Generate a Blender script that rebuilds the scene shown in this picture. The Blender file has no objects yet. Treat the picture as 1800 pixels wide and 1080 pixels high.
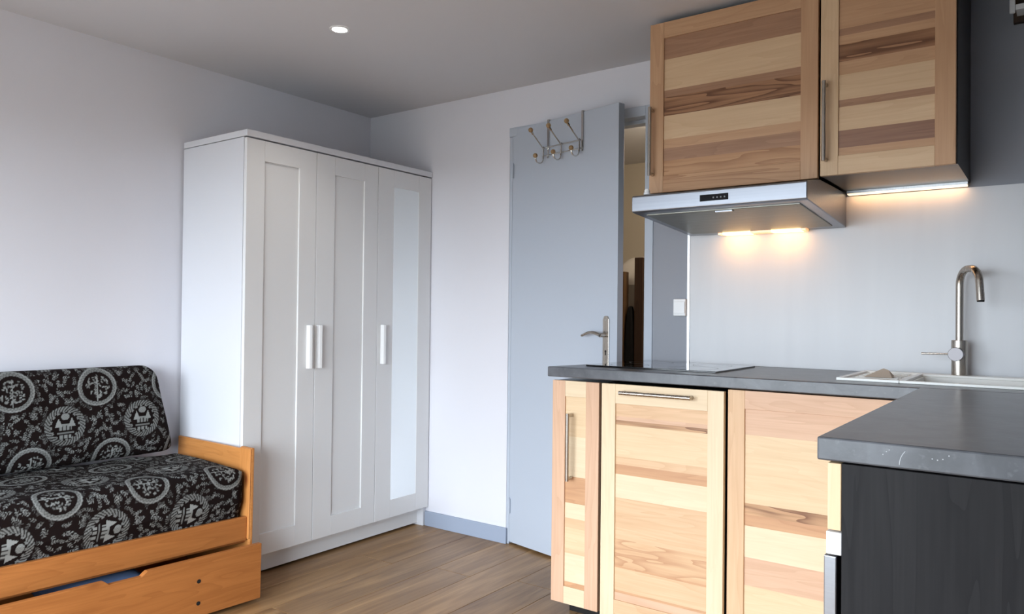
import bpy, bmesh, math, random
import numpy as np
from mathutils import Vector, Matrix

random.seed(7)
SC = bpy.context.scene
COL = SC.collection

# ------------------------------------------------------------------ camera
def cam_matrix(yaw, pitch, roll):
    cy, sy, cp, sp, cr, sr = (math.cos(yaw), math.sin(yaw), math.cos(pitch), math.sin(pitch), math.cos(roll), math.sin(roll))
    f = Vector((-sy * cp, cy * cp, sp)); r = Vector((cy, sy, 0)); u = r.cross(f)
    r2, u2 = cr * r + sr * u, -sr * r + cr * u
    return Matrix(((r2.x, u2.x, -f.x, 0), (r2.y, u2.y, -f.y, 0), (r2.z, u2.z, -f.z, 0), (0, 0, 0, 1)))

cd = bpy.data.cameras.new('camera'); cam = bpy.data.objects.new('camera', cd); COL.objects.link(cam)
cam.matrix_world = Matrix.Translation((3.229, -3.042, 1.133)) @ cam_matrix(math.radians(35.95), math.radians(.648), math.radians(.616))
cd.sensor_width = 36.0; cd.lens = 36.0 * 1329.07 / 1800.0; cd.clip_start = .02
SC.camera = cam

# ------------------------------------------------------------------ world, daylight, exposure
w = bpy.data.worlds.new('sky'); SC.world = w; w.use_nodes = True
bg = w.node_tree.nodes['Background']
bg.inputs['Color'].default_value = (.80, .90, 1.0, 1); bg.inputs['Strength'].default_value = 17.5
SC.view_settings.view_transform = 'Standard'; SC.view_settings.look = 'None'
SC.view_settings.gamma = 1.0; SC.view_settings.use_curve_mapping = False
SC.view_settings.exposure = -0.06

def light(name, kind, loc, energy, color=(1, 1, 1), rot=(0, 0, 0), **kw):
    d = bpy.data.lights.new(name, kind); d.energy = energy; d.color = color
    for k, v in kw.items(): setattr(d, k, v)
    o = bpy.data.objects.new(name, d); COL.objects.link(o); o.location = loc; o.rotation_euler = rot
    return o

WX0, WX1, WZ0, WZ1, WY = .40, 3.00, .06, 1.84, -3.75
pl = light('window_portal', 'AREA', ((WX0 + WX1) / 2, WY - .12, (WZ0 + WZ1) / 2), 1, rot=(math.radians(90), 0, 0),
           shape='RECTANGLE', size=WX1 - WX0, size_y=WZ1 - WZ0)
pl.data.cycles.is_portal = True

# ------------------------------------------------------------------ helpers
def lin(c):
    return tuple((v / 12.92 if v <= .04045 else ((v + .055) / 1.055) ** 2.4) for v in (x / 255.0 for x in c))

def new_mat(name):
    m = bpy.data.materials.new(name); m.use_nodes = True
    nt = m.node_tree; b = nt.nodes['Principled BSDF']
    return m, nt, b

def N(nt, kind, **kw):
    n = nt.nodes.new(kind)
    for k, v in kw.items():
        if k.startswith('i_'): n.inputs[k[2:].replace('_', ' ')].default_value = v
        else: setattr(n, k, v)
    return n

def mixc(nt, a, b, fac, mode='MIX'):
    n = nt.nodes.new('ShaderNodeMix'); n.data_type = 'RGBA'; n.blend_type = mode
    for sock, v in ((n.inputs[0], fac), (n.inputs[6], a), (n.inputs[7], b)):
        if hasattr(v, 'is_linked') or isinstance(v, bpy.types.NodeSocket): nt.links.new(v, sock)
        elif isinstance(v, (int, float)): sock.default_value = v
        else: sock.default_value = (*v, 1)
    return n.outputs[2]

def ramp(nt, src, p0, p1):
    n = nt.nodes.new('ShaderNodeMapRange'); n.inputs[1].default_value = p0; n.inputs[2].default_value = p1
    nt.links.new(src, n.inputs[0]); return n.outputs[0]

def coords(nt, scale, rnd=40.0, generated=False):
    tc = nt.nodes.new('ShaderNodeTexCoord'); oi = nt.nodes.new('ShaderNodeObjectInfo')
    mul = nt.nodes.new('ShaderNodeMath'); mul.operation = 'MULTIPLY'; mul.inputs[1].default_value = rnd
    nt.links.new(oi.outputs['Random'], mul.inputs[0])
    ad = nt.nodes.new('ShaderNodeVectorMath'); ad.operation = 'ADD'
    nt.links.new(tc.outputs['Object'], ad.inputs[0]); nt.links.new(mul.outputs[0], ad.inputs[1])
    sc = nt.nodes.new('ShaderNodeVectorMath'); sc.operation = 'MULTIPLY'; sc.inputs[1].default_value = scale
    nt.links.new(ad.outputs[0], sc.inputs[0])
    return sc.outputs[0], oi.outputs['Random']

def noise(nt, vec, scale=1.0, detail=3.0, dist=0.0):
    n = nt.nodes.new('ShaderNodeTexNoise'); n.inputs['Scale'].default_value = scale
    n.inputs['Detail'].default_value = detail; n.inputs['Distortion'].default_value = dist
    nt.links.new(vec, n.inputs['Vector']); return n.outputs[0]

def bump(nt, b, src, strength, dist=.002):
    n = nt.nodes.new('ShaderNodeBump'); n.inputs['Strength'].default_value = strength; n.inputs['Distance'].default_value = dist
    nt.links.new(src, n.inputs['Height']); nt.links.new(n.outputs[0], b.inputs['Normal'])

def plain(name, c, rough=.5, metal=0.0, spec=.5, coat=0.0):
    m, nt, b = new_mat(name)
    b.inputs['Base Color'].default_value = (*lin(c), 1); b.inputs['Roughness'].default_value = rough
    b.inputs['Metallic'].default_value = metal; b.inputs['Specular IOR Level'].default_value = spec
    b.inputs['Coat Weight'].default_value = coat
    return m

def paint(name, c, rough=.6, var=.04, spec=.3):
    m, nt, b = new_mat(name)
    v, _ = coords(nt, (1, 1, 1), 0)
    n1 = noise(nt, v, 1.3, 3)
    c0 = lin(c); c1 = tuple(x * (1 - var) for x in c0)
    nt.links.new(mixc(nt, c0, c1, n1), b.inputs['Base Color'])
    b.inputs['Roughness'].default_value = rough; b.inputs['Specular IOR Level'].default_value = spec
    bump(nt, b, noise(nt, v, 180, 2), .06)
    return m

def wood(name, c, dark, axis, rough=.45, contrast=1.0, rings=.5, spec=.35):
    """Straight-grained timber with the grain along AXIS, growth figure from stretched noise."""
    m, nt, b = new_mat(name)
    sc = [9.0, 9.0, 9.0]; sc['XYZ'.index(axis)] = .9
    v, rnd = coords(nt, sc, 37.0)
    n1 = noise(nt, v, 1.6, 2, .6)
    # growth rings: repeating bands of a slow noise field
    mu = N(nt, 'ShaderNodeMath', operation='MULTIPLY'); mu.inputs[1].default_value = 7.0; nt.links.new(n1, mu.inputs[0])
    fr = N(nt, 'ShaderNodeMath', operation='FRACT'); nt.links.new(mu.outputs[0], fr.inputs[0])
    rg = N(nt, 'ShaderNodeMath', operation='POWER'); rg.inputs[1].default_value = 2.5; nt.links.new(fr.outputs[0], rg.inputs[0])
    sf = [160.0, 160.0, 160.0]; sf['XYZ'.index(axis)] = 5.0
    v2, _ = coords(nt, sf, 11.0)
    fib = ramp(nt, noise(nt, v2, 1.0, 3), .35, .75)
    n2 = ramp(nt, noise(nt, v, 3.0, 2), .35, .7)
    base = mixc(nt, lin(c), lin(dark), 0.0)
    a = N(nt, 'ShaderNodeMath', operation='MULTIPLY'); a.inputs[1].default_value = rings * contrast; nt.links.new(rg.outputs[0], a.inputs[0])
    col = mixc(nt, lin(c), lin(dark), a.outputs[0])
    bb = N(nt, 'ShaderNodeMath', operation='MULTIPLY'); bb.inputs[1].default_value = .28 * contrast; nt.links.new(n2, bb.inputs[0])
    col = mixc(nt, col, lin(dark), bb.outputs[0])
    cc = N(nt, 'ShaderNodeMath', operation='MULTIPLY'); cc.inputs[1].default_value = .34 * contrast; nt.links.new(fib, cc.inputs[0])
    col = mixc(nt, col, lin(dark), cc.outputs[0])
    nt.links.new(col, b.inputs['Base Color'])
    b.inputs['Roughness'].default_value = rough; b.inputs['Specular IOR Level'].default_value = spec
    bump(nt, b, fib, .12, .0006)
    return m

def brushed(name, c, rough=.3, axis='X', aniso=.5):
    m, nt, b = new_mat(name)
    s = [260.0, 260.0, 260.0]; s['XYZ'.index(axis)] = 1.5
    v, _ = coords(nt, s, 9)
    n = noise(nt, v, 1, 2)
    b.inputs['Metallic'].default_value = 1.0
    nt.links.new(mixc(nt, lin(c), tuple(x * .82 for x in lin(c)), n), b.inputs['Base Color'])
    mr = nt.nodes.new('ShaderNodeMapRange'); mr.inputs[3].default_value = rough * .8; mr.inputs[4].default_value = rough * 1.25
    nt.links.new(n, mr.inputs[0]); nt.links.new(mr.outputs[0], b.inputs['Roughness'])
    b.inputs['Anisotropic'].default_value = aniso
    return m

def glow(name, c, strength):
    m, nt, b = new_mat(name)
    b.inputs['Base Color'].default_value = (1, 1, 1, 1)
    b.inputs['Emission Color'].default_value = (*c, 1); b.inputs['Emission Strength'].default_value = strength
    return m

# ------------------------------------------------------------------ mesh builder
class MB:
    def __init__(self): self.v, self.f = [], []
    def add(self, vs, fs):
        o = len(self.v); self.v += [tuple(p) for p in vs]; self.f += [tuple(i + o for i in q) for q in fs]; return self
    def box(self, x0, x1, y0, y1, z0, z1):
        return self.add([(x0, y0, z0), (x1, y0, z0), (x1, y1, z0), (x0, y1, z0), (x0, y0, z1), (x1, y0, z1), (x1, y1, z1), (x0, y1, z1)],
                        [(0, 3, 2, 1), (4, 5, 6, 7), (0, 1, 5, 4), (1, 2, 6, 5), (2, 3, 7, 6), (3, 0, 4, 7)])
    def prism(self, pts, axis, a, b):
        """Extrude a polygon (pts in the two other axes, cyclic order) from a to b along AXIS."""
        n = len(pts); k = 'XYZ'.index(axis)
        def p3(p, t):
            q = list(p); q.insert(k, t); return tuple(q)
        vs = [p3(p, a) for p in pts] + [p3(p, b) for p in pts]
        fs = [tuple(range(n)), tuple(range(2 * n - 1, n - 1, -1))] + [(i, i + n, (i + 1) % n + n, (i + 1) % n) for i in range(n)]
        return self.add(vs, fs)
    def cyl(self, p, q, r, n=16, r2=None):
        return self.tube([p, q], r, n, r2)
    def tube(self, pts, r, n=12, r2=None):
        pts = [Vector(p) for p in pts]; m = len(pts); vs, fs = [], []
        up = None
        for i, p in enumerate(pts):
            t = (pts[min(i + 1, m - 1)] - pts[max(i - 1, 0)]).normalized()
            if up is None: up = Vector((0, 0, 1)) if abs(t.z) < .9 else Vector((1, 0, 0))
            a = (up - t * up.dot(t)).normalized(); b = t.cross(a); up = a
            rr = r if r2 is None else r + (r2 - r) * i / (m - 1)
            vs += [p + (a * math.cos(2 * math.pi * k / n) + b * math.sin(2 * math.pi * k / n)) * rr for k in range(n)]
        for i in range(m - 1):
            fs += [(i * n + k, i * n + (k + 1) % n, (i + 1) * n + (k + 1) % n, (i + 1) * n + k) for k in range(n)]
        fs += [tuple(range(n - 1, -1, -1)), tuple((m - 1) * n + k for k in range(n))]
        return self.add(vs, fs)
    def ball(self, c, r, n=12):
        vs, fs = [], []
        for i in range(n // 2 + 1):
            a = math.pi * i / (n // 2)
            for k in range(n):
                t = 2 * math.pi * k / n
                vs.append((c[0] + r * math.sin(a) * math.cos(t), c[1] + r * math.sin(a) * math.sin(t), c[2] + r * math.cos(a)))
        for i in range(n // 2):
            fs += [(i * n + k, (i + 1) * n + k, (i + 1) * n + (k + 1) % n, i * n + (k + 1) % n) for k in range(n)]
        return self.add(vs, fs)

ORG = {}                                   # origin of each parent in the frame its parts are written in

def thing(name, label, cat, base, rot=(0, 0, 0), group=None, local=False):
    o = bpy.data.objects.new(name, None); COL.objects.link(o)
    o.empty_display_size = .05; o.location = base; o.rotation_euler = rot
    if label: o['label'] = label
    if cat: o['category'] = cat
    if group: o['group'] = group
    ORG[o.name] = Vector((0, 0, 0)) if local else Vector(base)
    return o

def obj(name, mb, mat, parent=None, bevel=0.0, smooth=False, label=None, kind=None, seg=2):
    vs = [Vector(p) for p in mb.v]
    lo = Vector([min(p[i] for p in vs) for i in range(3)]); hi = Vector([max(p[i] for p in vs) for i in range(3)])
    c = (lo + hi) / 2
    me = bpy.data.meshes.new(name); me.from_pydata([p - c for p in vs], [], mb.f); me.materials.append(mat)
    bm = bmesh.new(); bm.from_mesh(me); bmesh.ops.recalc_face_normals(bm, faces=bm.faces); bm.to_mesh(me); bm.free()
    o = bpy.data.objects.new(name, me); COL.objects.link(o)
    if parent is not None:
        o.parent = parent; o.location = c - ORG[parent.name]
    else: o.location = c
    ORG[o.name] = c
    if bevel:
        md = o.modifiers.new('bevel', 'BEVEL'); md.width = bevel; md.segments = seg; md.limit_method = 'ANGLE'; md.angle_limit = math.radians(40)
    if smooth:
        me.shade_smooth()
        me.set_sharp_from_angle(angle=math.radians(40))
    if label: o['label'] = label
    if kind: o['kind'] = kind
    return o

def tag(o, label, cat, group=None):
    o['label'] = label; o['category'] = cat
    if group: o['group'] = group
    return o

def B(*a): return MB().box(*a)

# ------------------------------------------------------------------ materials
M = {}
M['wall_white'] = paint('white_wall_paint', (226, 225, 231), .55)
M['wall_grey'] = paint('grey_wall_paint', (150, 152, 159), .5)
M['ceiling'] = paint('ceiling_paint', (210, 209, 212), .7)
M['hall'] = paint('beige_hall_paint', (205, 196, 180), .7)
M['door'] = paint('grey_blue_door_paint', (185, 192, 203), .42, .02, .4)
M['base'] = paint('grey_blue_skirting_paint', (158, 168, 186), .4, .03)
M['white'] = paint('white_foil', (231, 231, 231), .38, .01, .4)
M['white_dimmed'] = paint('dimmed_carcass_foil', (222, 223, 228), .4, .01, .4)  # same white as the doors, darkened against the strong light on it
M['mirror'] = plain('mirror_glass', (235, 240, 240), .015, 1.0)
M['plastic'] = plain('white_plastic', (235, 235, 235), .35)
M['black'] = wood('black_brown_veneer', (38, 37, 38), (18, 17, 19), 'Z', .55, 1.0, .5, .15)
M['carcass'] = plain('black_brown_foil', (27, 25, 25), .35, 0, .4)
M['void'] = plain('dark_recess', (14, 13, 13), .8)
M['chrome'] = plain('chrome', (214, 212, 208), .14, 1.0)
M['nickel'] = brushed('brushed_nickel', (190, 182, 172), .26, 'Z')
M['steel'] = brushed('brushed_steel', (158, 161, 168), .33, 'X', .3)
M['filter'] = brushed('hood_underside_steel', (140, 140, 132), .42, 'X', 0)
M['alu'] = brushed('aluminium_edge', (228, 230, 232), .35, 'Z', 0)
M['hob'] = plain('black_ceramic_glass', (10, 10, 11), .04, 0, .6, .5)
M['display'] = plain('black_display', (12, 12, 14), .12)
M['mark'] = plain('printed_mark', (120, 122, 126), .5)
M['sink'] = plain('white_composite', (240, 239, 234), .22)
M['bead'] = wood('beech_knob', (172, 142, 104), (132, 102, 68), 'Z', .4)
M['led'] = glow('warm_led', lin((255, 222, 178)), 1.6)
M['lamp'] = glow('warm_lamp_lens', lin((255, 206, 128)), 5.0)
M['lamp_dim'] = glow('amber_lamp_cover', lin((255, 176, 84)), .9)
M['spot'] = glow('ceiling_spot_lens', (1, .98, .94), 22.0)
M['blanket'] = paint('slate_blue_fabric', (84, 104, 138), .9, .2)
M['linen'] = paint('white_bed_linen', (208, 202, 194), .9, .1)
M['dark_wood'] = wood('dark_brown_wood', (70, 48, 34), (40, 27, 20), 'Z', .5)
M['mid_wood'] = wood('mid_brown_wood', (112, 82, 52), (80, 56, 34), 'Z', .5)
M['dark_cloth'] = paint('black_cloth', (22, 21, 22), .95, .2)
M['cloth'] = paint('beige_cloth', (206, 192, 176), .9, .08)

ASH = {'pale': ((224, 196, 158), (206, 172, 132), .3), 'cream': ((227, 205, 172), (212, 184, 148), .25), 'tan': ((218, 182, 144), (194, 152, 114), .4),
       'pink': ((216, 178, 148), (192, 150, 120), .4), 'orange': ((204, 158, 118), (172, 124, 90), .45), 'brown': ((172, 130, 102), (128, 92, 70), .5),
       'mauve': ((162, 128, 110), (124, 94, 82), .5)}
AX, AZ = {}, {}
for k, (a, b_, rg_) in ASH.items():
    AX[k] = wood('ash_%s_cross' % k, a, b_, 'X', rings=rg_); AZ[k] = wood('ash_%s_upright' % k, a, b_, 'Z', rings=rg_)
UX, UZ = {}, {}  # wall-cabinet copies of the ash, darkened for the dimmer light up there
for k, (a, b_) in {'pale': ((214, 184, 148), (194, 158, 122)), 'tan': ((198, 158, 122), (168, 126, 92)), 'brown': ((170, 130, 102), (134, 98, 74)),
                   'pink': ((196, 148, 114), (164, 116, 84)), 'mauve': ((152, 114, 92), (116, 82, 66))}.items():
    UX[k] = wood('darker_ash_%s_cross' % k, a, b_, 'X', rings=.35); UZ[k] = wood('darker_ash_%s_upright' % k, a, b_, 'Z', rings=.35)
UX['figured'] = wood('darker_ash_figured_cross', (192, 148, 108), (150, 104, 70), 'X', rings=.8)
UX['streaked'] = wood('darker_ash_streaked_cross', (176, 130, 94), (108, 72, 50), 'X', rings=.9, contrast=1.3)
AX['figured'] = wood('ash_figured_cross', (218, 180, 140), (178, 130, 94), 'X', rings=.8)
AX['streaked'] = wood('ash_streaked_cross', (206, 162, 120), (128, 88, 62), 'X', rings=.9, contrast=1.3)

def pine_mat(name, axis, c=(206, 140, 78), d=(168, 102, 48)):
    m = wood(name, c, d, axis, .38, 1.0, .35, .4)
    nt = m.node_tree; b = nt.nodes['Principled BSDF']
    src = b.inputs['Base Color'].links[0].from_socket
    s = [9.0, 9.0, 9.0]; s['XYZ'.index(axis)] = 5.0
    v, _ = coords(nt, s, 23.0)
    vo = nt.nodes.new('ShaderNodeTexVoronoi'); vo.inputs['Scale'].default_value = .55; nt.links.new(v, vo.inputs['Vector'])
    k = ramp(nt, vo.outputs['Distance'], .13, .05)
    nt.links.new(mixc(nt, src, lin((120, 62, 28)), k), b.inputs['Base Color'])
    return m
M['pine'] = pine_mat('oiled_pine_long_shaded', 'Y', (180, 114, 60), (142, 82, 38)); M['pine_end'] = pine_mat('oiled_pine_panel_lit', 'X'); M['pine_up'] = pine_mat('oiled_pine_post_lit', 'Z')  # rail and drawer pine toned down for shade; panel and post as lit

def worktop_mat():
    m, nt, b = new_mat('dark_slate_laminate')
    v, _ = coords(nt, (1, 1, 1), 0)
    n = ramp(nt, noise(nt, v, 14, 6, .8), .3, .75); n2 = ramp(nt, noise(nt, v, 70, 3), .62, .8)
    col = mixc(nt, lin((63, 64, 68)), lin((90, 92, 97)), n)
    mu = N(nt, 'ShaderNodeMath', operation='MULTIPLY'); mu.inputs[1].default_value = .35; nt.links.new(n2, mu.inputs[0])
    nt.links.new(mixc(nt, col, lin((128, 130, 134)), mu.outputs[0]), b.inputs['Base Color'])
    b.inputs['Roughness'].default_value = .3; b.inputs['Specular IOR Level'].default_value = .6
    bump(nt, b, noise(nt, v, 120, 3), .08)
    return m
M['worktop'] = worktop_mat()

def splash_mat():
    m, nt, b = new_mat('grey_splashback_laminate')
    v, _ = coords(nt, (7, 7, .8), 0)
    n = noise(nt, v, 1.5, 4, .5)
    nt.links.new(mixc(nt, lin((200, 201, 204)), lin((214, 215, 217)), n), b.inputs['Base Color'])
    b.inputs['Roughness'].default_value = .38; b.inputs['Specular IOR Level'].default_value = .5
    return m
M['splash'] = splash_mat()

def plank_mat():
    m, nt, b = new_mat('oak_laminate')
    v, rnd = coords(nt, (11, .9, 11), 53.0)
    n = noise(nt, v, 1.5, 4, 1.2)
    n1 = ramp(nt, n, .3, .72)
    v2, _ = coords(nt, (120, 4, 120), 31.0)
    fib = ramp(nt, noise(nt, v2, 1, 3), .35, .75)
    a = mixc(nt, lin((180, 142, 98)), lin((126, 92, 58)), n1)
    mu = N(nt, 'ShaderNodeMath', operation='MULTIPLY'); mu.inputs[1].default_value = .3; nt.links.new(fib, mu.inputs[0])
    a = mixc(nt, a, lin((108, 78, 50)), mu.outputs[0])
    mr = nt.nodes.new('ShaderNodeMapRange'); mr.inputs[3].default_value = .86; mr.inputs[4].default_value = 1.1
    nt.links.new(rnd, mr.inputs[0])
    hv = nt.nodes.new('ShaderNodeHueSaturation'); nt.links.new(a, hv.inputs['Color']); nt.links.new(mr.outputs[0], hv.inputs['Value'])
    nt.links.new(hv.outputs[0], b.inputs['Base Color'])
    b.inputs['Roughness'].default_value = .36; b.inputs['Specular IOR Level'].default_value = .4
    bump(nt, b, fib, .1, .0006)
    return m
M['plank'] = plank_mat()
M['screed'] = plain('floor_underlay', (70, 56, 42), .8)

# ------------------------------------------------------------------ setting
H = 2.266; RX = 4.4
floor = obj('floor', B(-.1, RX + .1, WY - .1, 2.1, -.06, -.009), M['screed'], kind='structure')
PW, PL = .193, 1.38
x = .004; col_i = 0
while x < RX:
    x1 = min(x + PW - .0016, RX); y = -((col_i * .53) % 1.0) * PL + .0
    edges = [0.0]; yy = -(((col_i * .47) % 1.0) * PL) or -PL
    while yy > WY: edges.append(yy); yy -= PL
    edges.append(WY)
    for a, b_ in zip(edges, edges[1:]):
        if a - b_ > .02:
            obj('plank', B(x, x1, b_ + .0016, a, -.009, 0), M['plank'], floor, bevel=.0012, seg=1)
    x += PW; col_i += 1
obj('hall_board', B(.004, 2.4, .002, 2.0, -.009, 0), M['plank'], floor)

obj('ceiling', B(-.1, RX + .1, WY - .1, 2.1, H, H + .1), M['ceiling'], kind='structure')
obj('wall_left', B(-.1, 0, WY - .1, .1, -.05, H), M['wall_white'], kind='structure')
wb = MB().box(0, 1.0, 0, .1, 0, H).box(1.0, 1.784, 0, .1, 2.069, H)
obj('wall_back', wb, M['wall_white'], kind='structure')
obj('wall_kitchen', B(1.784, RX, 0, .1, 0, H), M['wall_grey'], kind='structure')
obj('wall_right', B(RX, RX + .1, WY - .1, .1, -.05, H), M['wall_grey'], kind='structure')
wf = (MB().box(0, WX0, WY - .1, WY, 0, H).box(WX1, RX, WY - .1, WY, 0, H)
      .box(WX0, WX1, WY - .1, WY, WZ1, H).box(WX0, WX1, WY - .1, WY, 0, WZ0))
obj('wall_front', wf, M['wall_grey'], kind='structure')
win = thing('window_1', None, None, ((WX0 + WX1) / 2, WY - .05, WZ0)); win['kind'] = 'structure'
fr = MB()
for a, b_, c, d in ((WX0, WX1, WZ0, WZ0 + .06), (WX0, WX1, WZ1 - .06, WZ1), (WX0, WX0 + .06, WZ0 + .06, WZ1 - .06), (WX1 - .06, WX1, WZ0 + .06, WZ1 - .06),
                    (1.67, 1.73, WZ0 + .06, WZ1 - .06)):
    fr.box(a, b_, WY - .075, WY - .025, c, d)
obj('window_frame', fr, M['plastic'], win)
obj('terrace_ground', B(-30, 34, -60, WY - .12, -.6, -.5), plain('terrace_stone', (112, 110, 105), .9), kind='structure')
# hall behind the door
obj('wall_hall_back', B(-.1, 2.4, 2.0, 2.1, 0, H), M['hall'], kind='structure')
obj('wall_hall_left', B(-.1, .0, .1, 2.0, 0, H), M['hall'], kind='structure')
obj('wall_hall_right', B(2.3, 2.4, .1, 2.0, 0, H), M['hall'], kind='structure')
light('hall_lamp', 'POINT', (1.75, .9, 2.05), 17, lin((255, 238, 212)), shadow_soft_size=.08)

obj('baseboard_back', B(.467, 1.008, -.012, 0, 0, .078), M['base'], bevel=.002, kind='structure')
obj('baseboard_left', B(0, .010, WY, -2.6, 0, .078), M['base'], bevel=.002, kind='structure')
tr = MB().box(1.744, 1.784, -.006, .1, 0, 2.069).box(1.0, 1.744, -.006, .1, 2.024, 2.069).box(1.0, 1.016, .002, .1, 0, 2.024)
tr.box(1.016, 1.744, .05, .1, 2.006, 2.024).box(1.730, 1.744, .05, .1, 0, 2.006)
obj('trim_1', tr, M['door'], bevel=.002, kind='structure')

# ------------------------------------------------------------------ open door
DA = .215
door = thing('door_1', 'grey-blue flush door standing ajar left of the kitchen', None, (1.018, 0, 0), (0, 0, -DA), local=True)
door['kind'] = 'structure'
obj('leaf', B(0, .685, 0, .038, .012, 2.059), M['door'], door, bevel=.002)
hp = MB().prism([(.609, .915), (.643, .915), (.643, 1.122), (.634, 1.136), (.618, 1.136), (.609, 1.122)], 'Y', -.006, 0)
plate = obj('handle_plate', hp, M['nickel'], door, bevel=.0015)
lv = MB().cyl((.626, -.006, 1.052), (.626, -.045, 1.052), .009, 14)
pts = []
for i in range(15):
    t = i / 14; pts.append((.630 - .118 * t, -.047 + .010 * t, 1.052 + .013 * math.sin(math.pi * min(1, t * 1.05)) - .004 * t))
lv.tube(pts, .0085, 12, .0055)
obj('lever_handle', lv, M['nickel'], door, smooth=True)
lv2 = MB().cyl((.626, .038, 1.052), (.626, .083, 1.052), .009, 12).tube([(.63 - .118 * i / 8, .085, 1.052 + .012 * math.sin(math.pi * i / 8)) for i in range(9)], .008, 10, .0055)
obj('lever_handle', lv2, M['nickel'], door, smooth=True)
kh = MB().box(.6235, .6285, -.0068, -.0055, .965, .980).cyl((.626, -.0068, .982), (.626, -.0055, .982), .0045, 10)
obj('keyhole', kh, M['void'], door)
obj('plate_screw', MB().cyl((.626, -.0075, 1.118), (.626, -.005, 1.118), .004, 10), M['chrome'], door)
for z0 in (1.815, .155):
    obj('hinge', MB().cyl((.006, -.006, z0), (.006, -.006, z0 + .07), .0065, 12).cyl((.006, -.006, z0 + .07), (.006, -.006, z0 + .076), .004, 8),
        M['door'], door, smooth=True)

# coat hook rack hung over the door top
hk = thing('coat_hook_rack', 'chrome over-door coat rack with round wooden knobs on the grey door', 'coat rack',
           (1.018 + .355 * math.cos(DA), -.355 * math.sin(DA), 2.062), (0, 0, -DA))
ORG[hk.name] = Vector((.355, 0, 2.062))
YF = -.012
for t in (.255, .475):
    h = MB()
    h.prism([(-.0035, 2.0605), (.0415, 2.0605), (.0415, 2.03), (.0435, 2.03), (.0435, 2.0630), (-.0055, 2.0630), (-.0055, 1.880), (-.0035, 1.880)], 'X', t - .006, t + .006)
    obj('door_hanger', h, M['chrome'], hk)
for z in (1.930, 1.892):
    obj('crossbar', MB().cyl((.222, YF + .003, z), (.478, YF + .003, z), .0035, 10), M['chrome'], hk, smooth=True)
for t in (.236, .354, .468):
    pts = [(t, YF - .004, 1.935), (t, YF - .006, 1.88)]
    for i in range(9):
        a = math.pi * i / 8
        pts.append((t, YF - .006 - .025 + .025 * math.cos(a), 1.876 - .024 * math.sin(a)))
    hook = obj('hook', MB().tube(pts, .0032, 8).tube([(t, YF - .004, 1.925), (t, YF - .08, 1.990)], .0032, 8)
               .cyl((t, YF - .072, 1.983), (t, YF - .082, 1.992), .006, 8), M['chrome'], hk, smooth=True)
    obj('wooden_knob', MB().ball((t, YF - .088, 2.000), .0115, 14), M['bead'], hook, smooth=True)
    obj('wooden_knob', MB().ball((t, YF - .057, 1.885), .0115, 14), M['bead'], hook, smooth=True)

# ------------------------------------------------------------------ hall furniture seen through the gap
bunk = thing('bunk_bed', 'dark brown wooden bed posts in the room behind the door', 'bed', (1.1, 1.35, 0))
obj('post', B(1.098, 1.156, 1.18, 1.24, 0, 1.50), M['dark_wood'], bunk, bevel=.004)
obj('post', B(.975, 1.030, 1.18, 1.24, 0, 1.415), M['mid_wood'], bunk, bevel=.004)
obj('headboard', B(.86, 1.16, 1.245, 1.275, .1, 1.17), M['dark_wood'], bunk, bevel=.003)
obj('bed_rail', B(.86, 1.16, 1.90, 1.93, .9, 1.17), M['dark_wood'], bunk, bevel=.003)
obj('bed_base', B(.86, 1.16, 1.275, 1.90, 1.06, 1.14), M['dark_wood'], bunk)
def pillow(x0, x1, y0, y1, z0, z1, n=12):
    mb = MB(); cx, cy, cz = (x0 + x1) / 2, (y0 + y1) / 2, (z0 + z1) / 2
    for s in (1, -1):
        o = len(mb.v)
        for i in range(n + 1):
            for j in range(n + 1):
                u, v = 2 * i / n - 1, 2 * j / n - 1
                h = ((1 - u ** 4) * (1 - v ** 4)) ** .5
                mb.v.append((cx + u * (x1 - x0) / 2, cy + v * (y1 - y0) / 2, cz + s * h * (z1 - z0) / 2))
        mb.f += [(o + i * (n + 1) + j, o + (i + 1) * (n + 1) + j, o + (i + 1) * (n + 1) + j + 1, o + i * (n + 1) + j + 1) for i in range(n) for j in range(n)]
    return mb
tag(obj('pillow', pillow(.88, 1.14, 1.30, 1.86, 1.143, 1.53), M['linen'], smooth=True), 'white pillow on the bed behind the door gap', 'pillow')
tag(obj('dark_coat', pillow(1.035, 1.094, 1.17, 1.235, .3, 1.20), M['dark_cloth'], smooth=True), 'black cloth hanging between the bed posts in the hall', 'coat')

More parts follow.
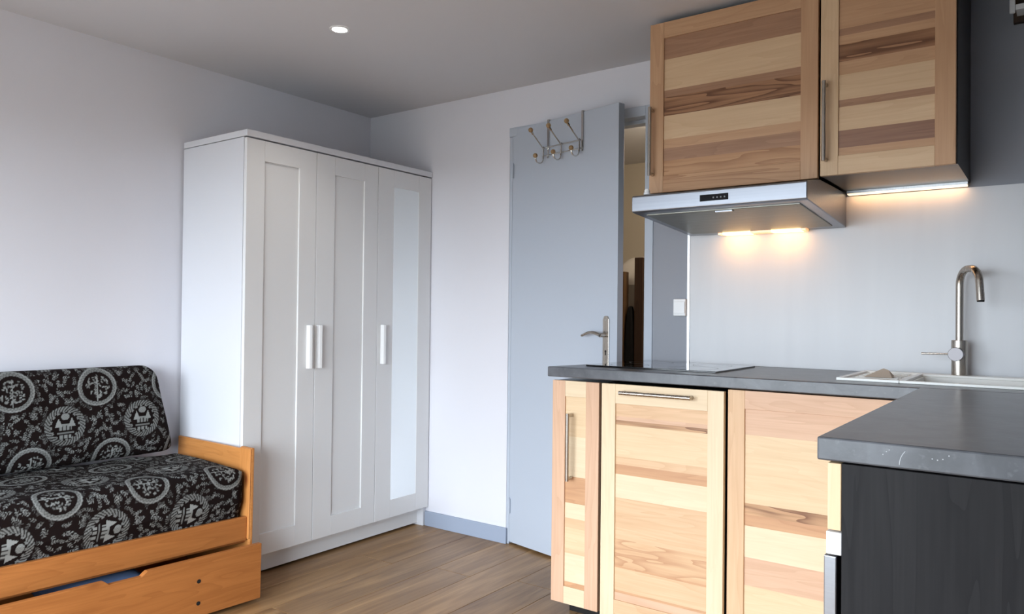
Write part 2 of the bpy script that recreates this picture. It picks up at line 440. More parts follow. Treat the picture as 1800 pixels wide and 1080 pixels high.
# ------------------------------------------------------------------ wardrobe
WD = .483; WL, WR = -1.151, -.004
wdr = thing('wardrobe', 'tall white three-door wardrobe with one mirrored door in the corner', 'wardrobe', (.24, -.577, 0))
obj('side_panel', B(.012, .463, WL, WL + .018, 0, 1.870), M['white_dimmed'], wdr, bevel=.001)
obj('side_panel', B(.012, .463, WR - .018, WR, 0, 1.870), M['white_dimmed'], wdr, bevel=.001)
obj('top_panel', B(.012, .487, WL - .001, WR + .001, 1.873, 1.900), M['white_dimmed'], wdr, bevel=.0015)
obj('back_panel', B(.012, .018, WL + .018, WR - .018, .06, 1.870), M['white'], wdr)
obj('bottom_shelf', B(.018, .455, WL + .018, WR - .018, .085, .103), M['white'], wdr)
obj('plinth', B(.405, .421, WL + .018, WR - .018, .012, .085), M['white'], wdr)
def wdoor(y0, y1, p0, p1, hy, mirror=False):
    X0, X1 = .465, WD; z0, z1 = .102, 1.8665; q0, q1 = .192, 1.780
    d = MB()
    d.box(X0, X1, y0, p0, z0, z1).box(X0, X1, p1, y1, z0, z1).box(X0, X1, p0, p1, z0, q0).box(X0, X1, p0, p1, q1, z1)
    o = obj('door', d, M['white'], wdr, bevel=.0012)
    if mirror: obj('mirror', B(X0 + .003, X1 - .002, p0, p1, q0, q1), M['mirror'], o)
    else: obj('recessed_panel', B(X0 + .002, X1 - .008, p0, p1, q0, q1), M['white'], o, bevel=.001)
    obj('handle', MB().prism([(X1, hy - .012), (X1 + .020, hy - .008), (X1 + .024, hy + .004), (X1 + .018, hy + .012), (X1, hy + .012)], 'Z', .884, 1.080), M['plastic'], o, bevel=.002)
wdoor(WL + .0015, -.7835, -1.060, -.877, -.818)
wdoor(-.7805, -.3985, -.674, -.488, -.762)
wdoor(-.3955, WR - .0015, -.288, -.103, -.360, True)

# ------------------------------------------------------------------ patterned cloth (print computed as a raster, carried by vertex colours)
CL = .0014
def cloth_raster(wm, hm, seed, anchor, sx=.30, sy=.142, turn=False, skew=0.0):
    """Print on a wm x hm metre cloth: leaf sprigs, and round medallions in staggered rows from ANCHOR."""
    rs = np.random.RandomState(seed)
    W, Hh = int(wm / CL), int(hm / CL); img = np.zeros((Hh, W), np.float32)
    def ell(cx, cy, a, b, ang, val):
        r = max(a, b) + CL; x0, x1 = int((cx - r) / CL), int((cx + r) / CL) + 2; y0, y1 = int((cy - r) / CL), int((cy + r) / CL) + 2
        x0, y0, x1, y1 = max(x0, 0), max(y0, 0), min(x1, W), min(y1, Hh)
        if x1 <= x0 or y1 <= y0: return
        yy, xx = np.mgrid[y0:y1, x0:x1]; dx, dy = (xx + .5) * CL - cx, (yy + .5) * CL - cy
        c, s = math.cos(ang), math.sin(ang); q = ((dx * c + dy * s) / a) ** 2 + ((-dx * s + dy * c) / b) ** 2
        k = np.clip(1.6 - q, 0, 1); sub = img[y0:y1, x0:x1]
        if val >= 0: np.maximum(sub, k * val, out=sub)
        else: sub *= 1 - k
    step = .0245
    for gy in np.arange(0, hm, step):
        for gx in np.arange(0, wm, step):
            px, py = gx + rs.uniform(-.008, .008), gy + rs.uniform(-.008, .008); a = rs.uniform(0, 2 * math.pi); bend = rs.uniform(-.5, .5)
            qx, qy, aa = px, py, a; nk = rs.randint(3, 5)
            for k in range(nk):
                ell(qx, qy, .0038, .0007, aa, .4)
                for sgn in ((-1, 1) if k < nk - 1 else (0,)):
                    la = aa + sgn * .75
                    ell(qx + .0046 * math.cos(la), qy + .0046 * math.sin(la), .0040, .0014, la, rs.uniform(.4, .95))
                qx += .0078 * math.cos(aa); qy += .0078 * math.sin(aa); aa += bend * .35
    def disc(cx, cy, R, typ):
        ell(cx, cy, R * 1.12, R * 1.12, 0, -1)
        r = R + CL; x0, x1, y0, y1 = max(int((cx - r) / CL), 0), min(int((cx + r) / CL) + 2, W), max(int((cy - r) / CL), 0), min(int((cy + r) / CL) + 2, Hh)
        if x1 <= x0 or y1 <= y0: return
        yy, xx = np.mgrid[y0:y1, x0:x1]; dx, dy = ((xx + .5) * CL - cx) / R, ((yy + .5) * CL - cy) / R
        if turn: dx, dy = -dy, dx
        rr = np.hypot(dx, dy); th = np.arctan2(dy, dx)
        v = np.zeros_like(rr)
        if typ == 0:          # wide grey band with a leafy tree inside
            v = np.where((rr < 1) & (rr > .78), .50 + .22 * np.sin(th * 34) * np.sin(rr * 40), v)
            v = np.where((rr > .93) & (rr < .97), .9, v)
            v = np.where((rr < .74) & (abs(dx) < .035) & (dy < .5), .8, v)
        else:                 # rope border round a chalet
            v = np.where((rr < 1) & (rr > .74), np.where(np.sin(th * 34 + rr * 34) > -.1, .62, .08), v)
            v = np.where((rr < .74) & (rr > .66) & (np.sin(th * 16) > 0), .6, v)
            house = (abs(dx) < .34) & (dy > -.22) & (dy < .10)
            v = np.where(house, .8, v)
            v = np.where(house & (np.sin(dx * 32) > .35) & (dy < .02), .1, v)
            for cxx in (-.33, .33):
                tri = (dy > -.05) & (dy < .42) & (abs(dx - cxx) < (.42 - dy) * .42)
                v = np.where(tri, .95, v)
            v = np.where(((dx) ** 2 + ((dy - .47) * 1.25) ** 2) < .045, .75 + .2 * np.sin(dx * 50) * np.sin(dy * 50), v)
            v = np.where((abs(dx) < .42) & (dy > -.40 + .12 * dx ** 2) & (dy < -.31), .55, v)
            v = np.where((abs(dx) < .30) & (dy > -.64) & (dy < -.46) & (np.sin(dx * 26 + 1) > -.6), .8, v)
        sub = img[y0:y1, x0:x1]; sub[rr < 1.0] = v[rr < 1.0]
        if typ == 0:
            for k in range(70):
                a, q = rs.uniform(0, 2 * math.pi), math.sqrt(rs.uniform(0, 1)) * .6 * R
                xq, yq = q * math.cos(a), q * math.sin(a)
                ell(cx + xq, cy + yq, .0048, .0024, rs.uniform(0, 3.14), rs.uniform(.45, .95))
    R = .075
    for j in range(-12, 13):
        for i in range(-8, 9):
            u, v_ = i * sx + (j % 2) * sx / 2 - j * skew, j * sy
            if turn: u, v_ = -v_, u
            cx, cy = anchor[0] + u, anchor[1] + v_
            if -R < cx < wm + R and -R < cy < hm + R: disc(cx, cy, R, (j + turn) % 2)
    return img

def cloth_mat():
    m, nt, b = new_mat('printed_cotton')
    at = nt.nodes.new('ShaderNodeVertexColor'); at.layer_name = 'print'
    v, _ = coords(nt, (1, 1, 1), 0)
    weave = noise(nt, v, 420, 2)
    dark, lightc = lin((24, 16, 15)), lin((148, 150, 147))
    sp = nt.nodes.new('ShaderNodeSeparateColor'); nt.links.new(at.outputs[0], sp.inputs[0])
    nt.links.new(mixc(nt, dark, lightc, sp.outputs[0]), b.inputs['Base Color'])
    b.inputs['Roughness'].default_value = .9; b.inputs['Specular IOR Level'].default_value = .1
    b.inputs['Sheen Weight'].default_value = 0
    bump(nt, b, weave, .15, .001)
    return m
M['print'] = cloth_mat()

def printed(name, V, F, uv, img, mat, parent=None, loc=None):
    """Mesh from arrays with the print sampled at each vertex's cloth coordinates (metres)."""
    me = bpy.data.meshes.new(name); me.from_pydata(V.tolist(), [], F.tolist()); me.materials.append(mat)
    ca = me.color_attributes.new('print', 'FLOAT_COLOR', 'POINT')
    ix = np.clip((uv[:, 0] / CL).astype(int), 0, img.shape[1] - 1); iy = np.clip((uv[:, 1] / CL).astype(int), 0, img.shape[0] - 1)
    val = img[iy, ix]; c4 = np.ones((len(V), 4), np.float32); c4[:, :3] = val[:, None]
    ca.data.foreach_set('color', c4.ravel()); me.shade_smooth()
    o = bpy.data.objects.new(name, me); COL.objects.link(o)
    if loc is not None: o.location = loc
    return o

# ------------------------------------------------------------------ sofa bed
SA, ST = -.045, .012
sofa = thing('sofa_bed', 'orange pine sofa bed with a long drawer under the seat', 'sofa', (.685, -1.200, 0), (-ST, 0, SA), local=True)
SL = -1.30
ep = [(-.655, .0), (-.075, .0), (-.075, .590), (-.150, .590), (-.168, .581), (-.655, .579)]
obj('end_panel', MB().prism(ep, 'Y', -.005, .0085), M['pine_end'], sofa, bevel=.003, label='pine arm board at the wardrobe end')
obj('corner_post', B(-.150, -.075, -.011, -.0055, .228, .587), M['pine_up'], sofa, bevel=.003)
obj('seat_rail', B(-.106, -.086, SL, -.0115, .223, .318), M['pine'], sofa, bevel=.003)
obj('slat_base', B(-.579, -.107, SL, -.006, .212, .232), M['pine'], sofa)
obj('back_rail', B(-.60, -.58, SL, -.006, .256, .45), M['pine'], sofa)
obj('end_panel', MB().prism(ep, 'Y', SL - .02, SL - .001), M['pine_end'], sofa, bevel=.003)
a0, a1 = -.590, -.452
dp = [(SL, .012), (.002, .012), (.002, .226), (a1 + .004, .226), (a1 - .004, .221), (a1 - .016, .211), (a0 + .016, .211), (a0 + .004, .221), (a0 - .004, .226), (SL, .226)]
dr = obj('drawer', MB().prism(dp, 'X', -.022, 0), M['pine'], sofa, bevel=.0025)
obj('drawer_box', MB().box(-.55, -.024, SL + .03, -.02, .03, .042).box(-.55, -.535, SL + .03, -.02, .042, .17), M['pine'], dr)
for z in (.142, .062):
    obj('bolt_hole', MB().cyl((-.001, -.258, z), (.0012, -.258, z), .0075, 14), M['void'], dr)
bl = obj('folded_blanket', pillow(-.53, -.05, -.66, -.38, .05, .204), M['blanket'], sofa, smooth=True)
bl.parent = None; bl.matrix_world = Matrix.LocRotScale((.685, -1.200, 0), Matrix.Rotation(SA, 4, 'Z').to_euler(), None) @ Matrix.Rotation(-ST, 4, 'X') @ Matrix.Translation(ORG[bl.name])
tag(bl, 'slate-blue blanket stored in the sofa bed drawer', 'blanket')

def seat_mattress():
    x0, x1, z0, z1 = -.577, -.109, .262, .510
    L0, L1 = SL + .02, -.014
    r = .048
    pr = []; s = 0.0; prev = None
    def push(x, z):
        nonlocal s, prev
        if prev is not None: s += math.hypot(x - prev[0], z - prev[1])
        prev = (x, z); pr.append((x, z, s))
    st = .0023
    n = int((x1 - x0 - r) / st)
    for i in range(n): push(x0 + (x1 - r - x0) * i / n, z1)
    for i in range(24): a = math.pi / 2 * i / 24; push(x1 - r + r * math.sin(a), z1 - r + r * math.cos(a))
    n = int((z1 - r - z0 - .02) / st)
    for i in range(n): push(x1, z1 - r - (z1 - r - z0 - .02) * i / n)
    for i in range(6): a = math.pi / 2 * i / 6; push(x1 - .02 + .02 * math.cos(a), z0 + .02 - .02 * math.sin(a))
    push(x1 - .02, z0); push(x0, z0); push(x0, z1 - .002)
    P = np.array(pr); m = len(P)
    ys = np.concatenate([L1 - .045 * (1 - np.cos(np.linspace(0, math.pi / 2, 14)[:-1])) ** 1.0, np.arange(L1 - .045, L0, -st)])
    V = []; UV = []
    cx, cz = (x0 + x1) / 2, (z0 + z1) / 2
    for y in ys:
        d = min(1, (L1 - y) / .045); ins = .040 * (1 - math.sqrt(max(0, 1 - (1 - d) ** 2)))
        crown = .012 * math.sin(math.pi * np.clip((L1 - y) / (L1 - L0), 0, 1)) ** .3
        X = np.clip(P[:, 0], x0, x1 - ins); Z = np.clip(P[:, 1], z0, z1 - ins)
        wv = .003 * np.sin(y * 21 + P[:, 0] * 9)
        top = np.clip((P[:, 1] - z0) / (z1 - z0), 0, 1)
        tx = np.clip((P[:, 0] - x0) / (x1 - x0), 0, 1)
        Z = Z + (crown + wv) * top * (1 - .55 * tx ** 4)
        X = X + .022 * np.clip((Z - .328) / .05, 0, 1) * np.clip((tx - .6) / .4, 0, 1)
        V.append(np.stack([X, np.full(m, y), Z], 1)); UV.append(np.stack([np.full(m, y - L0 + .05), P[:, 2]], 1))
    V = np.concatenate(V); UV = np.concatenate(UV); k = len(ys)
    F = []
    idx = np.arange(k * m).reshape(k, m)
    a = idx[:-1, :-1].ravel(); b = idx[1:, :-1].ravel(); c = idx[1:, 1:].ravel(); d = idx[:-1, 1:].ravel()
    F = np.stack([a, d, c, b], 1)
    img = cloth_raster(L1 - L0 + .1, P[-1, 2] + .05, 5, (L1 - L0 + .05 - .232, .588), sx=.284, sy=.150, turn=True)
    return V, F, UV, img, idx
V, F, UV, img, idx = seat_mattress()
seat = printed('seat_mattress', V, F, UV, img, M['print'])
bm = bmesh.new(); bm.from_mesh(seat.data); bm.verts.ensure_lookup_table()
for row in (idx[0], idx[-1]):
    try: bm.faces.new([bm.verts[int(i)] for i in row])
    except ValueError: pass
bm.to_mesh(seat.data); bm.free()
seat.matrix_world = Matrix.LocRotScale((.685, -1.200, 0), Matrix.Rotation(SA, 4, 'Z').to_euler(), None) @ Matrix.Rotation(-.004, 4, 'X')
tag(seat, 'dark brown seat mattress printed with grey medallions, lying on the sofa bed', 'mattress')

def back_cushion():
    y1, y0 = -1.232, -2.42; z0, z1 = .5305, .905; xb = .012; T = .056
    nu, nv = int((y1 - y0) / .0022), int((z1 - z0) / .0022)
    u = np.linspace(-1, 1, nu); v = np.linspace(-1, 1, nv); Ug, Vg = np.meshgrid(u, v)
    prof = ((1 - np.abs(Ug) ** 16) * (1 - np.abs(Vg) ** 5)).clip(0) ** .42
    kx = np.sqrt(1 - np.where(Vg > 0, .10, .03) * np.abs(Vg) ** 10); kz = np.sqrt(1 - .16 * np.abs(Ug) ** 40)
    slant = (Vg * .5 + .5)
    Y = (y0 + y1) / 2 + Ug * kx * (y1 - y0) / 2 - slant * .082 * np.clip(Ug, 0, 1) ** 5
    Z = (z0 + z1) / 2 + Vg * kz * (z1 - z0) / 2
    wob = .003 * np.sin(Y * 17 + Z * 11) + .002 * np.sin(Y * 41 - Z * 23)
    lean = .020 * (1 - slant)
    Vs, UVs = [], []
    for s in (1, -1):
        X = xb + T + lean + s * (T * prof + wob * (prof > .3) * (s > 0))
        Vs.append(np.stack([X.ravel(), Y.ravel(), Z.ravel()], 1)); UVs.append(np.stack([(Y - y0 + .05).ravel(), (Z - z0 + .05).ravel()], 1))
    idx = np.arange(nu * nv).reshape(nv, nu)
    a = idx[:-1, :-1].ravel(); b = idx[:-1, 1:].ravel(); c = idx[1:, 1:].ravel(); d = idx[1:, :-1].ravel()
    F1 = np.stack([a, b, c, d], 1); F2 = np.stack([d, c, b, a], 1) + nu * nv
    img = cloth_raster(y1 - y0 + .1, z1 - z0 + .1, 3, (-1.570 - y0 + .05, .832 - z0 + .05), skew=.030)
    return np.concatenate(Vs), np.concatenate([F1, F2]), np.concatenate(UVs), img
V, F, UV, img = back_cushion()
bc = printed('back_cushion', V, F, UV, img, M['print'])
bm = bmesh.new(); bm.from_mesh(bc.data); bmesh.ops.remove_doubles(bm, verts=bm.verts, dist=.0004); bm.to_mesh(bc.data); bm.free()
tag(bc, 'dark brown back cushion printed with grey medallions, leaning on the wall', 'cushion')

# ------------------------------------------------------------------ kitchen doors
def bar_handle(parent, p, q, out, mat=None):
    """Round bar from p to q standing off a front that faces OUT, on two end posts."""
    p, q, out = Vector(p), Vector(q), Vector(out); d = (q - p).normalized()
    mb = MB().cyl(p + out * .030, q + out * .030, .0072, 14)
    mb.cyl(p + d * .008, p + d * .008 + out * .030, .0070, 12).cyl(q - d * .008, q - d * .008 + out * .030, .0070, 12)
    return obj('handle', mb, M['nickel'], parent, smooth=True, label='brushed metal bar handle')

def ash_door(parent, x0, x1, yf, z0, z1, staves, stile=.056, rail=.060, cols=('pale', 'pale', 'pale', 'pale'), brail=None, name='door', AX=AX, AZ=AZ):
    """Framed door whose sunk panel is made of glued staves; STAVES = [(fraction from the top, tone)], the last one ends at 1."""
    brail = brail or rail; t = .020
    d = obj(name, B(x0 + .004, x1 - .004, yf + .011, yf + t, z0 + .004, z1 - .004), AX['tan'], parent)
    obj('stile', B(x0, x0 + stile, yf, yf + t - .001, z0, z1), AZ[cols[0]], d, bevel=.0015)
    obj('stile', B(x1 - stile, x1, yf, yf + t - .001, z0, z1), AZ[cols[1]], d, bevel=.0015)
    obj('rail', B(x0 + stile, x1 - stile, yf + .0003, yf + t - .001, z1 - rail, z1), AX[cols[2]], d, bevel=.0012)
    obj('rail', B(x0 + stile, x1 - stile, yf + .0003, yf + t - .001, z0, z0 + brail), AX[cols[3]], d, bevel=.0012)
    zt, zb = z1 - rail, z0 + brail; f0 = 0.0
    for i, (f1, tone) in enumerate(staves):
        obj('stave', B(x0 + stile, x1 - stile, yf + .0065 + .0004 * (i % 2), yf + .0112, zt - (zt - zb) * f1, zt - (zt - zb) * f0), AX[tone], d)
        f0 = f1
    return d

def carcass(parent, x0, x1, y0, y1, z0, z1, mat, t=.016):
    obj('side_panel', B(x0, x0 + t, y0, y1, z0, z1), mat, parent); obj('side_panel', B(x1 - t, x1, y0, y1, z0, z1), mat, parent)
    obj('bottom_panel', B(x0 + t, x1 - t, y0, y1, z0, z0 + t), mat, parent); obj('top_panel', B(x0 + t, x1 - t, y0, y1, z1 - t, z1), mat, parent)
    obj('back_panel', B(x0 + t, x1 - t, y1 - .006, y1, z0 + t, z1 - t), mat, parent)

# base units
n1 = thing('narrow_base_cabinet', 'narrow ash-fronted base cabinet at the free end of the worktop', 'cabinet', (1.75, -.4, 0))
carcass(n1, 1.652, 1.854, -.571, -.215, .085, .886, M['carcass'])
dd = ash_door(n1, 1.650, 1.853, -.592, .045, .888, [(.21, 'pale'), (.42, 'cream'), (.56, 'orange'), (.64, 'cream'), (.69, 'tan'), (.80, 'pale'), (.825, 'tan'), (.975, 'cream'), (1, 'orange')],
              cols=('pink', 'pink', 'cream', 'cream'), brail=.065)
bar_handle(dd, (1.736, -.592, .515), (1.736, -.592, .768), (0, -1, 0))
obj('plinth', B(1.70, 1.862, -.535, -.52, 0, .083), M['carcass'], n1)

n2 = thing('dishwasher', 'ash-fronted built-in dishwasher with a horizontal bar handle', 'dishwasher', (2.1, -.3, 0))
obj('tub', B(1.870, 2.331, -.585, -.03, .09, .884), M['carcass'], n2)
dd = ash_door(n2, 1.874, 2.332, -.610, .045, .890, [(.065, 'tan'), (.085, 'pink'), (.108, 'streaked'), (.27, 'pale'), (.31, 'tan'), (.36, 'orange'), (.48, 'cream'), (.69, 'tan'), (.825, 'figured'), (.835, 'orange'), (.95, 'tan'), (.962, 'orange'), (1, 'pink')],
              cols=('cream', 'cream', 'cream', 'tan'), rail=.070)
bar_handle(dd, (1.960, -.610, .862), (2.228, -.610, .862), (0, -1, 0))
obj('plinth', B(1.866, 2.335, -.535, -.52, 0, .083), M['carcass'], n2)

n3 = thing('sink_base_cabinet', 'ash-fronted base cabinet under the sink beside the dark peninsula', 'cabinet', (2.6, -.3, 0))
carcass(n3, 2.338, 2.835, -.571, -.03, .085, .886, M['carcass'])
ash_door(n3, 2.339, 2.936, -.592, .045, .896, [(.115, 'pink'), (.42, 'pale'), (.47, 'streaked'), (.52, 'orange'), (.66, 'cream'), (.785, 'pink'), (1, 'pale')],
         cols=('tan', 'tan', 'pink', 'tan'))
obj('plinth', B(2.338, 2.92, -.535, -.52, 0, .083), M['carcass'], n3)

# peninsula unit: a box of panels round the oven
pn = thing('peninsula_cabinet', 'black-brown peninsula cabinet end panel under the dark worktop', 'cabinet', (3.25, -1.2, 0))
obj('end_panel', B(2.944, 3.56, -1.738, -1.718, 0, .8995), M['black'], pn, bevel=.001)
obj('back_panel', B(3.542, 3.56, -1.717, -.618, 0, .8995), M['black'], pn)
obj('partition', B(2.945, 3.541, -1.130, -1.112, .08, .8995), M['carcass'], pn)
obj('shelf', B(2.945, 3.541, -1.717, -1.131, .786, .802), M['carcass'], pn)
obj('drawer_front', B(2.922, 2.943, -1.736, -1.128, .790, .8985), AZ['pale'], pn, bevel=.0015)
obj('front_panel', B(2.922, 2.943, -1.124, -.622, .09, .8985), AZ['pale'], pn, bevel=.0015)
obj('plinth', B(2.99, 3.005, -1.717, -.622, 0, .08), M['carcass'], pn)

ov = thing('oven', 'built-in steel oven under the peninsula, seen edge on', 'oven', (3.2, -1.42, 0))
obj('oven_body', B(2.946, 3.50, -1.712, -1.140, .1, .780), M['void'], ov)
obj('control_panel', B(2.920, 2.9435, -1.735, -1.1305, .750, .7865), M['plastic'], ov, bevel=.001)
od = obj('oven_door', B(2.916, 2.936, -1.733, -1.132, .12, .7465), M['steel'], ov, bevel=.002)

# ------------------------------------------------------------------ worktops, hob, sink, tap
ZT = .940
SX0, SX1, SY0, SY1 = 2.845, 3.44, -.487, -.128
wt = MB()
wt.prism([(1.640, -.615), (3.58, -.615), (3.58, SY0), (SX0, SY0), (SX0, SY1), (3.58, SY1), (3.58, -.013), (1.757, -.013), (1.738, -.12)], 'Z', ZT - .038, ZT)
wt.box(SX1, 3.58, SY0, SY1, ZT - .038, ZT)
tag(obj('worktop', wt, M['worktop'], bevel=.003), 'dark slate worktop along the wall carrying hob and sink', 'worktop')
wp = tag(obj('peninsula_worktop', B(2.906, 3.58, -1.740, -.617, ZT - .038, ZT), M['worktop'], bevel=.003), 'dark slate peninsula worktop nearest the camera with a scratched edge', 'worktop')
sc_ = MB()
PTS = [(3.028, .908), (3.0285, .914), (3.030, .920), (3.033, .926), (3.036, .930)]
sc_.prism([(a - .0006, b_) for a, b_ in PTS] + [(a + .0006, b_) for a, b_ in reversed(PTS)], 'Y', -1.7404, -1.7398)
M['scratch'] = plain('scratch_white', (170, 172, 175), .7)
obj('scratch', sc_, M['scratch'], wp, label='pale scratch on the worktop edge')
for px_, pz_ in ((3.013, .929), (3.009, .926), (3.004, .921), (3.094, .929), (3.072, .922), (3.079, .921), (3.086, .923)):
    obj('scuff', B(px_, px_ + .0016, -1.7404, -1.7398, pz_, pz_ + .0016), M['scratch'], wp)

hob = thing('hob', 'black glass ceramic hob set in the worktop under the extractor hood', 'hob', (2.0, -.3, ZT))
obj('glass_plate', B(1.742, 2.262, -.500, -.085, ZT + .0002, ZT + .0062), M['hob'], hob, bevel=.001)
for cx, cy, r in ((1.87, -.38, .075), (2.13, -.38, .09), (1.87, -.19, .09), (2.13, -.19, .075)):
    mb = MB(); n = 40
    for k in range(n):
        a = 2 * math.pi * k / n; c, s = math.cos(a), math.sin(a)
        mb.v += [(cx + r * c, cy + r * s, ZT + .0064), (cx + (r - .002) * c, cy + (r - .002) * s, ZT + .0064)]
    mb.f = [(2 * k, 2 * ((k + 1) % n), 2 * ((k + 1) % n) + 1, 2 * k + 1) for k in range(n)]
    obj('cooking_zone_ring', mb, M['mark'], hob)

sk = thing('sink', 'white composite inset sink with drainer at the left of the bowl', 'sink', (3.1, -.3, ZT))
z0, z1 = ZT + .0003, ZT + .009
fl = MB().box(2.655, 2.834, -.500, -.485, z0, z1).box(2.655, 2.834, -.115, -.065, z0, z1).box(2.655, 2.672, -.485, -.115, z0, z1)
fl.box(2.672, 2.834, -.485, -.115, z0, z0 + .003)
for i in range(6):
    yy = -.455 + i * .058
    fl.box(2.69, 2.815, yy, yy + .022, z0 + .003, z0 + .0065)
obj('drainer', fl, M['sink'], sk, bevel=.002)
rim = MB().box(2.8345, 3.50, -.500, SY0 + .004, z0, z1).box(2.8345, 3.50, SY1 - .004, -.065, z0, z1).box(2.8345, SX0 + .004, SY0 + .004, SY1 - .004, z0, z1).box(SX1 - .004, 3.50, SY0 + .004, SY1 - .004, z0, z1)
obj('rim', rim, M['sink'], sk, bevel=.002)
bw = MB().box(SX0 + .002, SX0 + .012, SY0 + .002, SY1 - .002, ZT - .16, z0).box(SX1 - .012, SX1 - .002, SY0 + .002, SY1 - .002, ZT - .16, z0)
bw.box(SX0 + .012, SX1 - .012, SY0 + .002, SY0 + .012, ZT - .16, z0).box(SX0 + .012, SX1 - .012, SY1 - .012, SY1 - .002, ZT - .16, z0).box(SX0 + .012, SX1 - .012, SY0 + .012, SY1 - .012, ZT - .17, ZT - .16)
obj('bowl', bw, M['sink'], sk)
obj('plug', MB().cyl((3.23, -.31, ZT - .16), (3.23, -.31, ZT - .157), .04, 20), M['chrome'], sk)
fc = MB().add([(2.715, -.41, z1 - .001), (2.80, -.40, z1 - .001), (2.79, -.30, z1 - .001), (2.72, -.31, z1 - .001), (2.765, -.34, z1 + .026), (2.782, -.345, z1 + .020)],
              [(0, 1, 5, 4), (1, 2, 5), (2, 3, 4, 5), (3, 0, 4), (3, 2, 1, 0)])
tag(obj('folded_cloth', fc, M['cloth'], bevel=.002), 'small beige folded cloth peaked up on the sink drainer', 'cloth')

tp = thing('kitchen_tap', 'brushed metal swan-neck kitchen tap behind the sink', 'tap', (2.954, -.092, z1))
FX, FY = 2.954, -.092
obj('tap_body', MB().cyl((FX, FY, z1), (FX, FY, 1.066), .024, 28), M['nickel'], tp, bevel=.001, smooth=True)
th = math.radians(-58); dx, dy = math.cos(th), math.sin(th); rr = .062
pts = [(FX, FY, 1.064), (FX, FY, 1.12), (FX, FY, 1.18), (FX, FY, 1.24)]
for i in range(0, 9):
    a = math.pi / 2 * i / 8; pts.append((FX + dx * .052 * (1 - math.cos(a)), FY + dy * .052 * (1 - math.cos(a)), 1.252 + .052 * math.sin(a)))
for i in range(1, 10):
    a = math.radians(82) * i / 9; pts.append((FX + dx * (.070 + .052 * math.sin(a)), FY + dy * (.070 + .052 * math.sin(a)), 1.304 - .052 * (1 - math.cos(a))))
e = pts[-1]; pts += [(e[0] + dx * .004, e[1] + dy * .004, e[2] - .03), (e[0] + dx * .008, e[1] + dy * .008, e[2] - .062)]
obj('spout', MB().tube(pts, .0118, 20), M['nickel'], tp, smooth=True)
e = pts[-1]; obj('aerator', MB().cyl((e[0], e[1], e[2] - .0045), (e[0], e[1], e[2] + .002), .0105, 16), M['void'], tp)
hd = MB().cyl((FX - .006, FY, 1.020), (FX - .006, FY - .056, 1.020), .0225, 28)
obj('mixer_knob', hd, plain('satin_metal', (150, 146, 148), .5, .9), tp, bevel=.001, smooth=True)
obj('lever', MB().cyl((FX - .026, FY - .046, 1.020), (FX - .108, FY - .046, 1.019), .0032, 10), M['nickel'], tp, smooth=True)

# splashback, socket
sp = thing('splashback', 'grey splashback panel with a bright metal edge behind the hob and sink', 'splashback', (2.7, -.006, ZT))
obj('panel', B(1.960, 3.58, -.012, -.0005, ZT + .0008, 1.592), M['splash'], sp)
obj('edge_trim', B(1.950, 1.9598, -.016, -.0005, ZT + .0008, 1.592), M['alu'], sp, label='bright metal edge strip')
so = thing('wall_socket', 'white wall socket at the left edge of the splashback', 'socket', (1.92, -.01, 1.17))
obj('back_box', B(1.893, 1.948, -.030, -.0005, 1.139, 1.211), M['plastic'], so, bevel=.003)
obj('flap', B(1.896, 1.946, -.034, -.0305, 1.150, 1.200), M['plastic'], so, bevel=.002)

# ------------------------------------------------------------------ wall cabinets, hood, lights
YU = -.42
u1 = thing('hood_wall_cabinet', 'ash-fronted wall cabinet above the extractor hood', 'cabinet', (2.27, -.2, 1.61))
carcass(u1, 1.966, 2.574, -.398, -.001, 1.615, 2.242, M['carcass'])
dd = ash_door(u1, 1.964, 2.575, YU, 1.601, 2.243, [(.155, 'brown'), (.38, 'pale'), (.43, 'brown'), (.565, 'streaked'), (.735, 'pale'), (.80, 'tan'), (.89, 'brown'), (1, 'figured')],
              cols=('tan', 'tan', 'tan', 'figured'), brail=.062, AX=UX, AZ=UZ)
bar_handle(dd, (1.979, YU, 1.664), (1.979, YU, 1.922), (0, -1, 0))
u2 = thing('corner_wall_cabinet', 'ash-fronted wall cabinet over the under-cabinet light strip', 'cabinet', (2.78, -.2, 1.61))
carcass(u2, 2.583, 2.976, -.398, -.001, 1.609, 2.242, M['carcass'])
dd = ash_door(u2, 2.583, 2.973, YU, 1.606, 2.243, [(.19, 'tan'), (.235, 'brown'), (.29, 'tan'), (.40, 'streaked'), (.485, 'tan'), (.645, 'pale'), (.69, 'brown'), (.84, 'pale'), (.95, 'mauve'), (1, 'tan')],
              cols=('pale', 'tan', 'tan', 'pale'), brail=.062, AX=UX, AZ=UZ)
bar_handle(dd, (2.601, YU, 1.650), (2.601, YU, 1.913), (0, -1, 0))

hx0, hx1 = 1.961, 2.578
hood = thing('extractor_hood', 'stainless steel extractor hood with two lit lamps above the hob', 'extractor hood', (2.268, -.28, 1.48))
prof = [(-.556, 1.516), (-.556, 1.570), (-.551, 1.574), (-.40, 1.600), (-.0125, 1.606), (-.0125, 1.477), (-.54, 1.512)]
obj('hood_body', MB().prism(prof, 'X', hx0, hx1), M['steel'], hood, bevel=.003)
def under(y): return 1.512 + (y + .54) * (1.477 - 1.512) / (-.014 + .54)
ft = [(-.505, under(-.505) - .004), (-.505, under(-.505) + .002), (-.075, under(-.075) + .002), (-.075, under(-.075) - .004)]
obj('filter_panel', MB().prism(ft, 'X', hx0 + .035, hx1 - .035), M['filter'], hood, bevel=.002)
obj('filter_latch', MB().box(2.255, 2.315, -.500, -.482, under(-.49) - .008, under(-.49) - .0035), M['steel'], hood)
obj('control_display', B(2.222, 2.322, -.5575, -.5555, 1.533, 1.555), M['display'], hood, label='small black control display')
ic = MB()
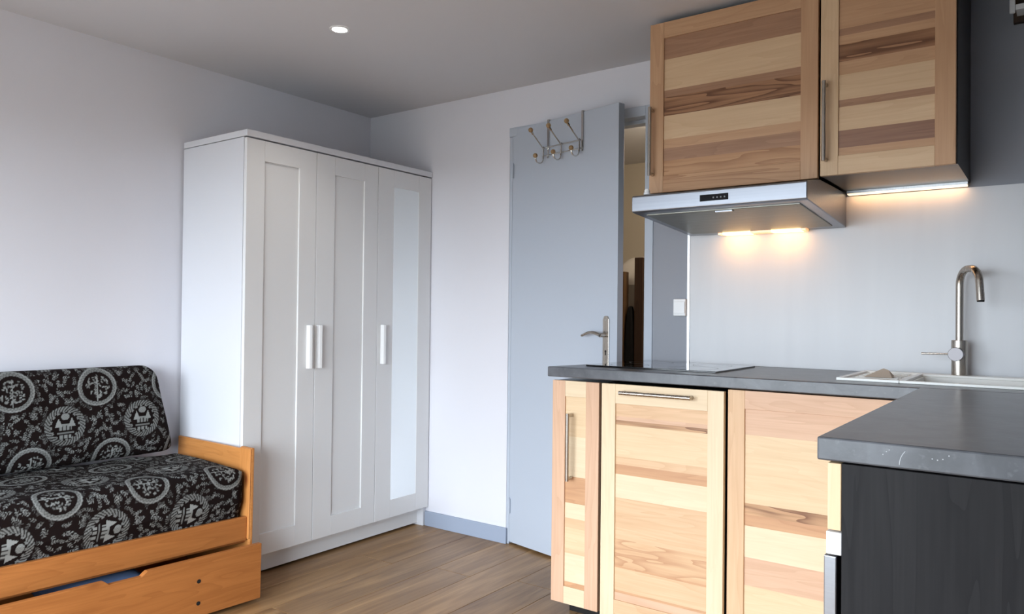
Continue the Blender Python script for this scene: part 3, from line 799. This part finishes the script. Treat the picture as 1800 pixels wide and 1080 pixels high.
for k in range(4): ic.box(2.268 + k * .013, 2.273 + k * .013, -.5580, -.5574, 1.541, 1.546)
obj('display_icons', ic, M['mark'], hood)
for cx in (2.178, 2.372):
    q = MB().prism([(-.070, under(-.07) - .012), (-.070, under(-.07) + .001), (-.024, under(-.024) + .001), (-.024, under(-.024) - .009)], 'X', cx - .055, cx + .055)
    obj('lamp_lens', q, M['lamp'], hood, label='lit warm lamp lens')
    l = light('hood_lamp', 'AREA', (cx, -.075, under(-.07) - .016), .26, lin((255, 172, 88)), rot=(math.radians(18), 0, 0), shape='RECTANGLE', size=.11, size_y=.05)
for a, b_ in ((2.103, 2.122), (2.234, 2.316), (2.428, 2.446)):
    obj('lamp_cover', MB().prism([(-.070, under(-.07) - .011), (-.070, under(-.07) + .001), (-.024, under(-.024) + .001), (-.024, under(-.024) - .008)], 'X', a, b_), M['lamp_dim'], hood, label='amber-lit lamp cover')
cl = thing('white_cap', 'small white round cap on the left end of the hood', 'clip', (1.995, -.46, 1.592))  # small stack of white discs, not identified further
obj('cap_body', MB().cyl((1.995, -.500, 1.583), (1.995, -.500, 1.591), .0125, 14).cyl((1.995, -.500, 1.593), (1.995, -.500, 1.601), .010, 14).cyl((1.995, -.500, 1.583), (1.995, -.500, 1.604), .007, 12), M['plastic'], cl, smooth=True)

ls = thing('light_strip', 'lit warm strip light under the right-hand wall cabinet', 'strip light', (2.78, -.03, 1.60))
obj('housing', B(2.586, 2.972, -.046, -.014, 1.5985, 1.6085), M['alu'], ls)
obj('diffuser', B(2.588, 2.970, -.046, -.014, 1.5950, 1.5984), M['led'], ls)
light('strip_lamp', 'AREA', (2.78, -.04, 1.5925), .22, lin((255, 186, 118)), rot=(math.radians(12), 0, 0), shape='RECTANGLE', size=.37, size_y=.02)

dl = thing('ceiling_spotlight', 'lit round recessed ceiling spotlight in front of the wardrobe', 'spotlight', (.907, -1.028, H))
ring = MB(); n = 32
for r, z in ((.040, H - .0003), (.039, H - .004), (.030, H - .004), (.029, H - .001)):
    ring.v += [(.907 + r * math.cos(2 * math.pi * k / n), -1.028 + r * math.sin(2 * math.pi * k / n), z) for k in range(n)]
ring.f = [(i * n + k, i * n + (k + 1) % n, (i + 1) * n + (k + 1) % n, (i + 1) * n + k) for i in range(3) for k in range(n)]
obj('trim_ring', ring, M['plastic'], dl, smooth=True)
obj('lens', MB().cyl((.907, -1.028, H - .0035), (.907, -1.028, H - .0012), .029, 28), M['spot'], dl)
light('spot_lamp', 'SPOT', (.907, -1.028, H - .02), 9, (1, .95, .88), spot_size=math.radians(110), spot_blend=.8, shadow_soft_size=.03)

# white rack fixed high on the grey wall
rk = thing('wall_rack', 'white metal rack fixed high on the grey wall at the right', 'rack', (3.25, -.06, 2.1))
obj('upright', B(3.092, 3.108, -.10, -.086, 2.140, 2.262), M['plastic'], rk, bevel=.003)
obj('upright', B(3.131, 3.147, -.040, -.026, 2.108, 2.262), M['plastic'], rk, bevel=.003)
obj('crossbar', B(3.109, 3.50, -.098, -.088, 2.148, 2.166), M['plastic'], rk, bevel=.002)
obj('back_board', B(3.100, 3.50, -.024, -.002, 2.130, 2.262), M['dark_wood'], rk, bevel=.002)
obj('shelf', B(3.110, 3.50, -.085, -.025, 2.150, 2.156), M['plastic'], rk)
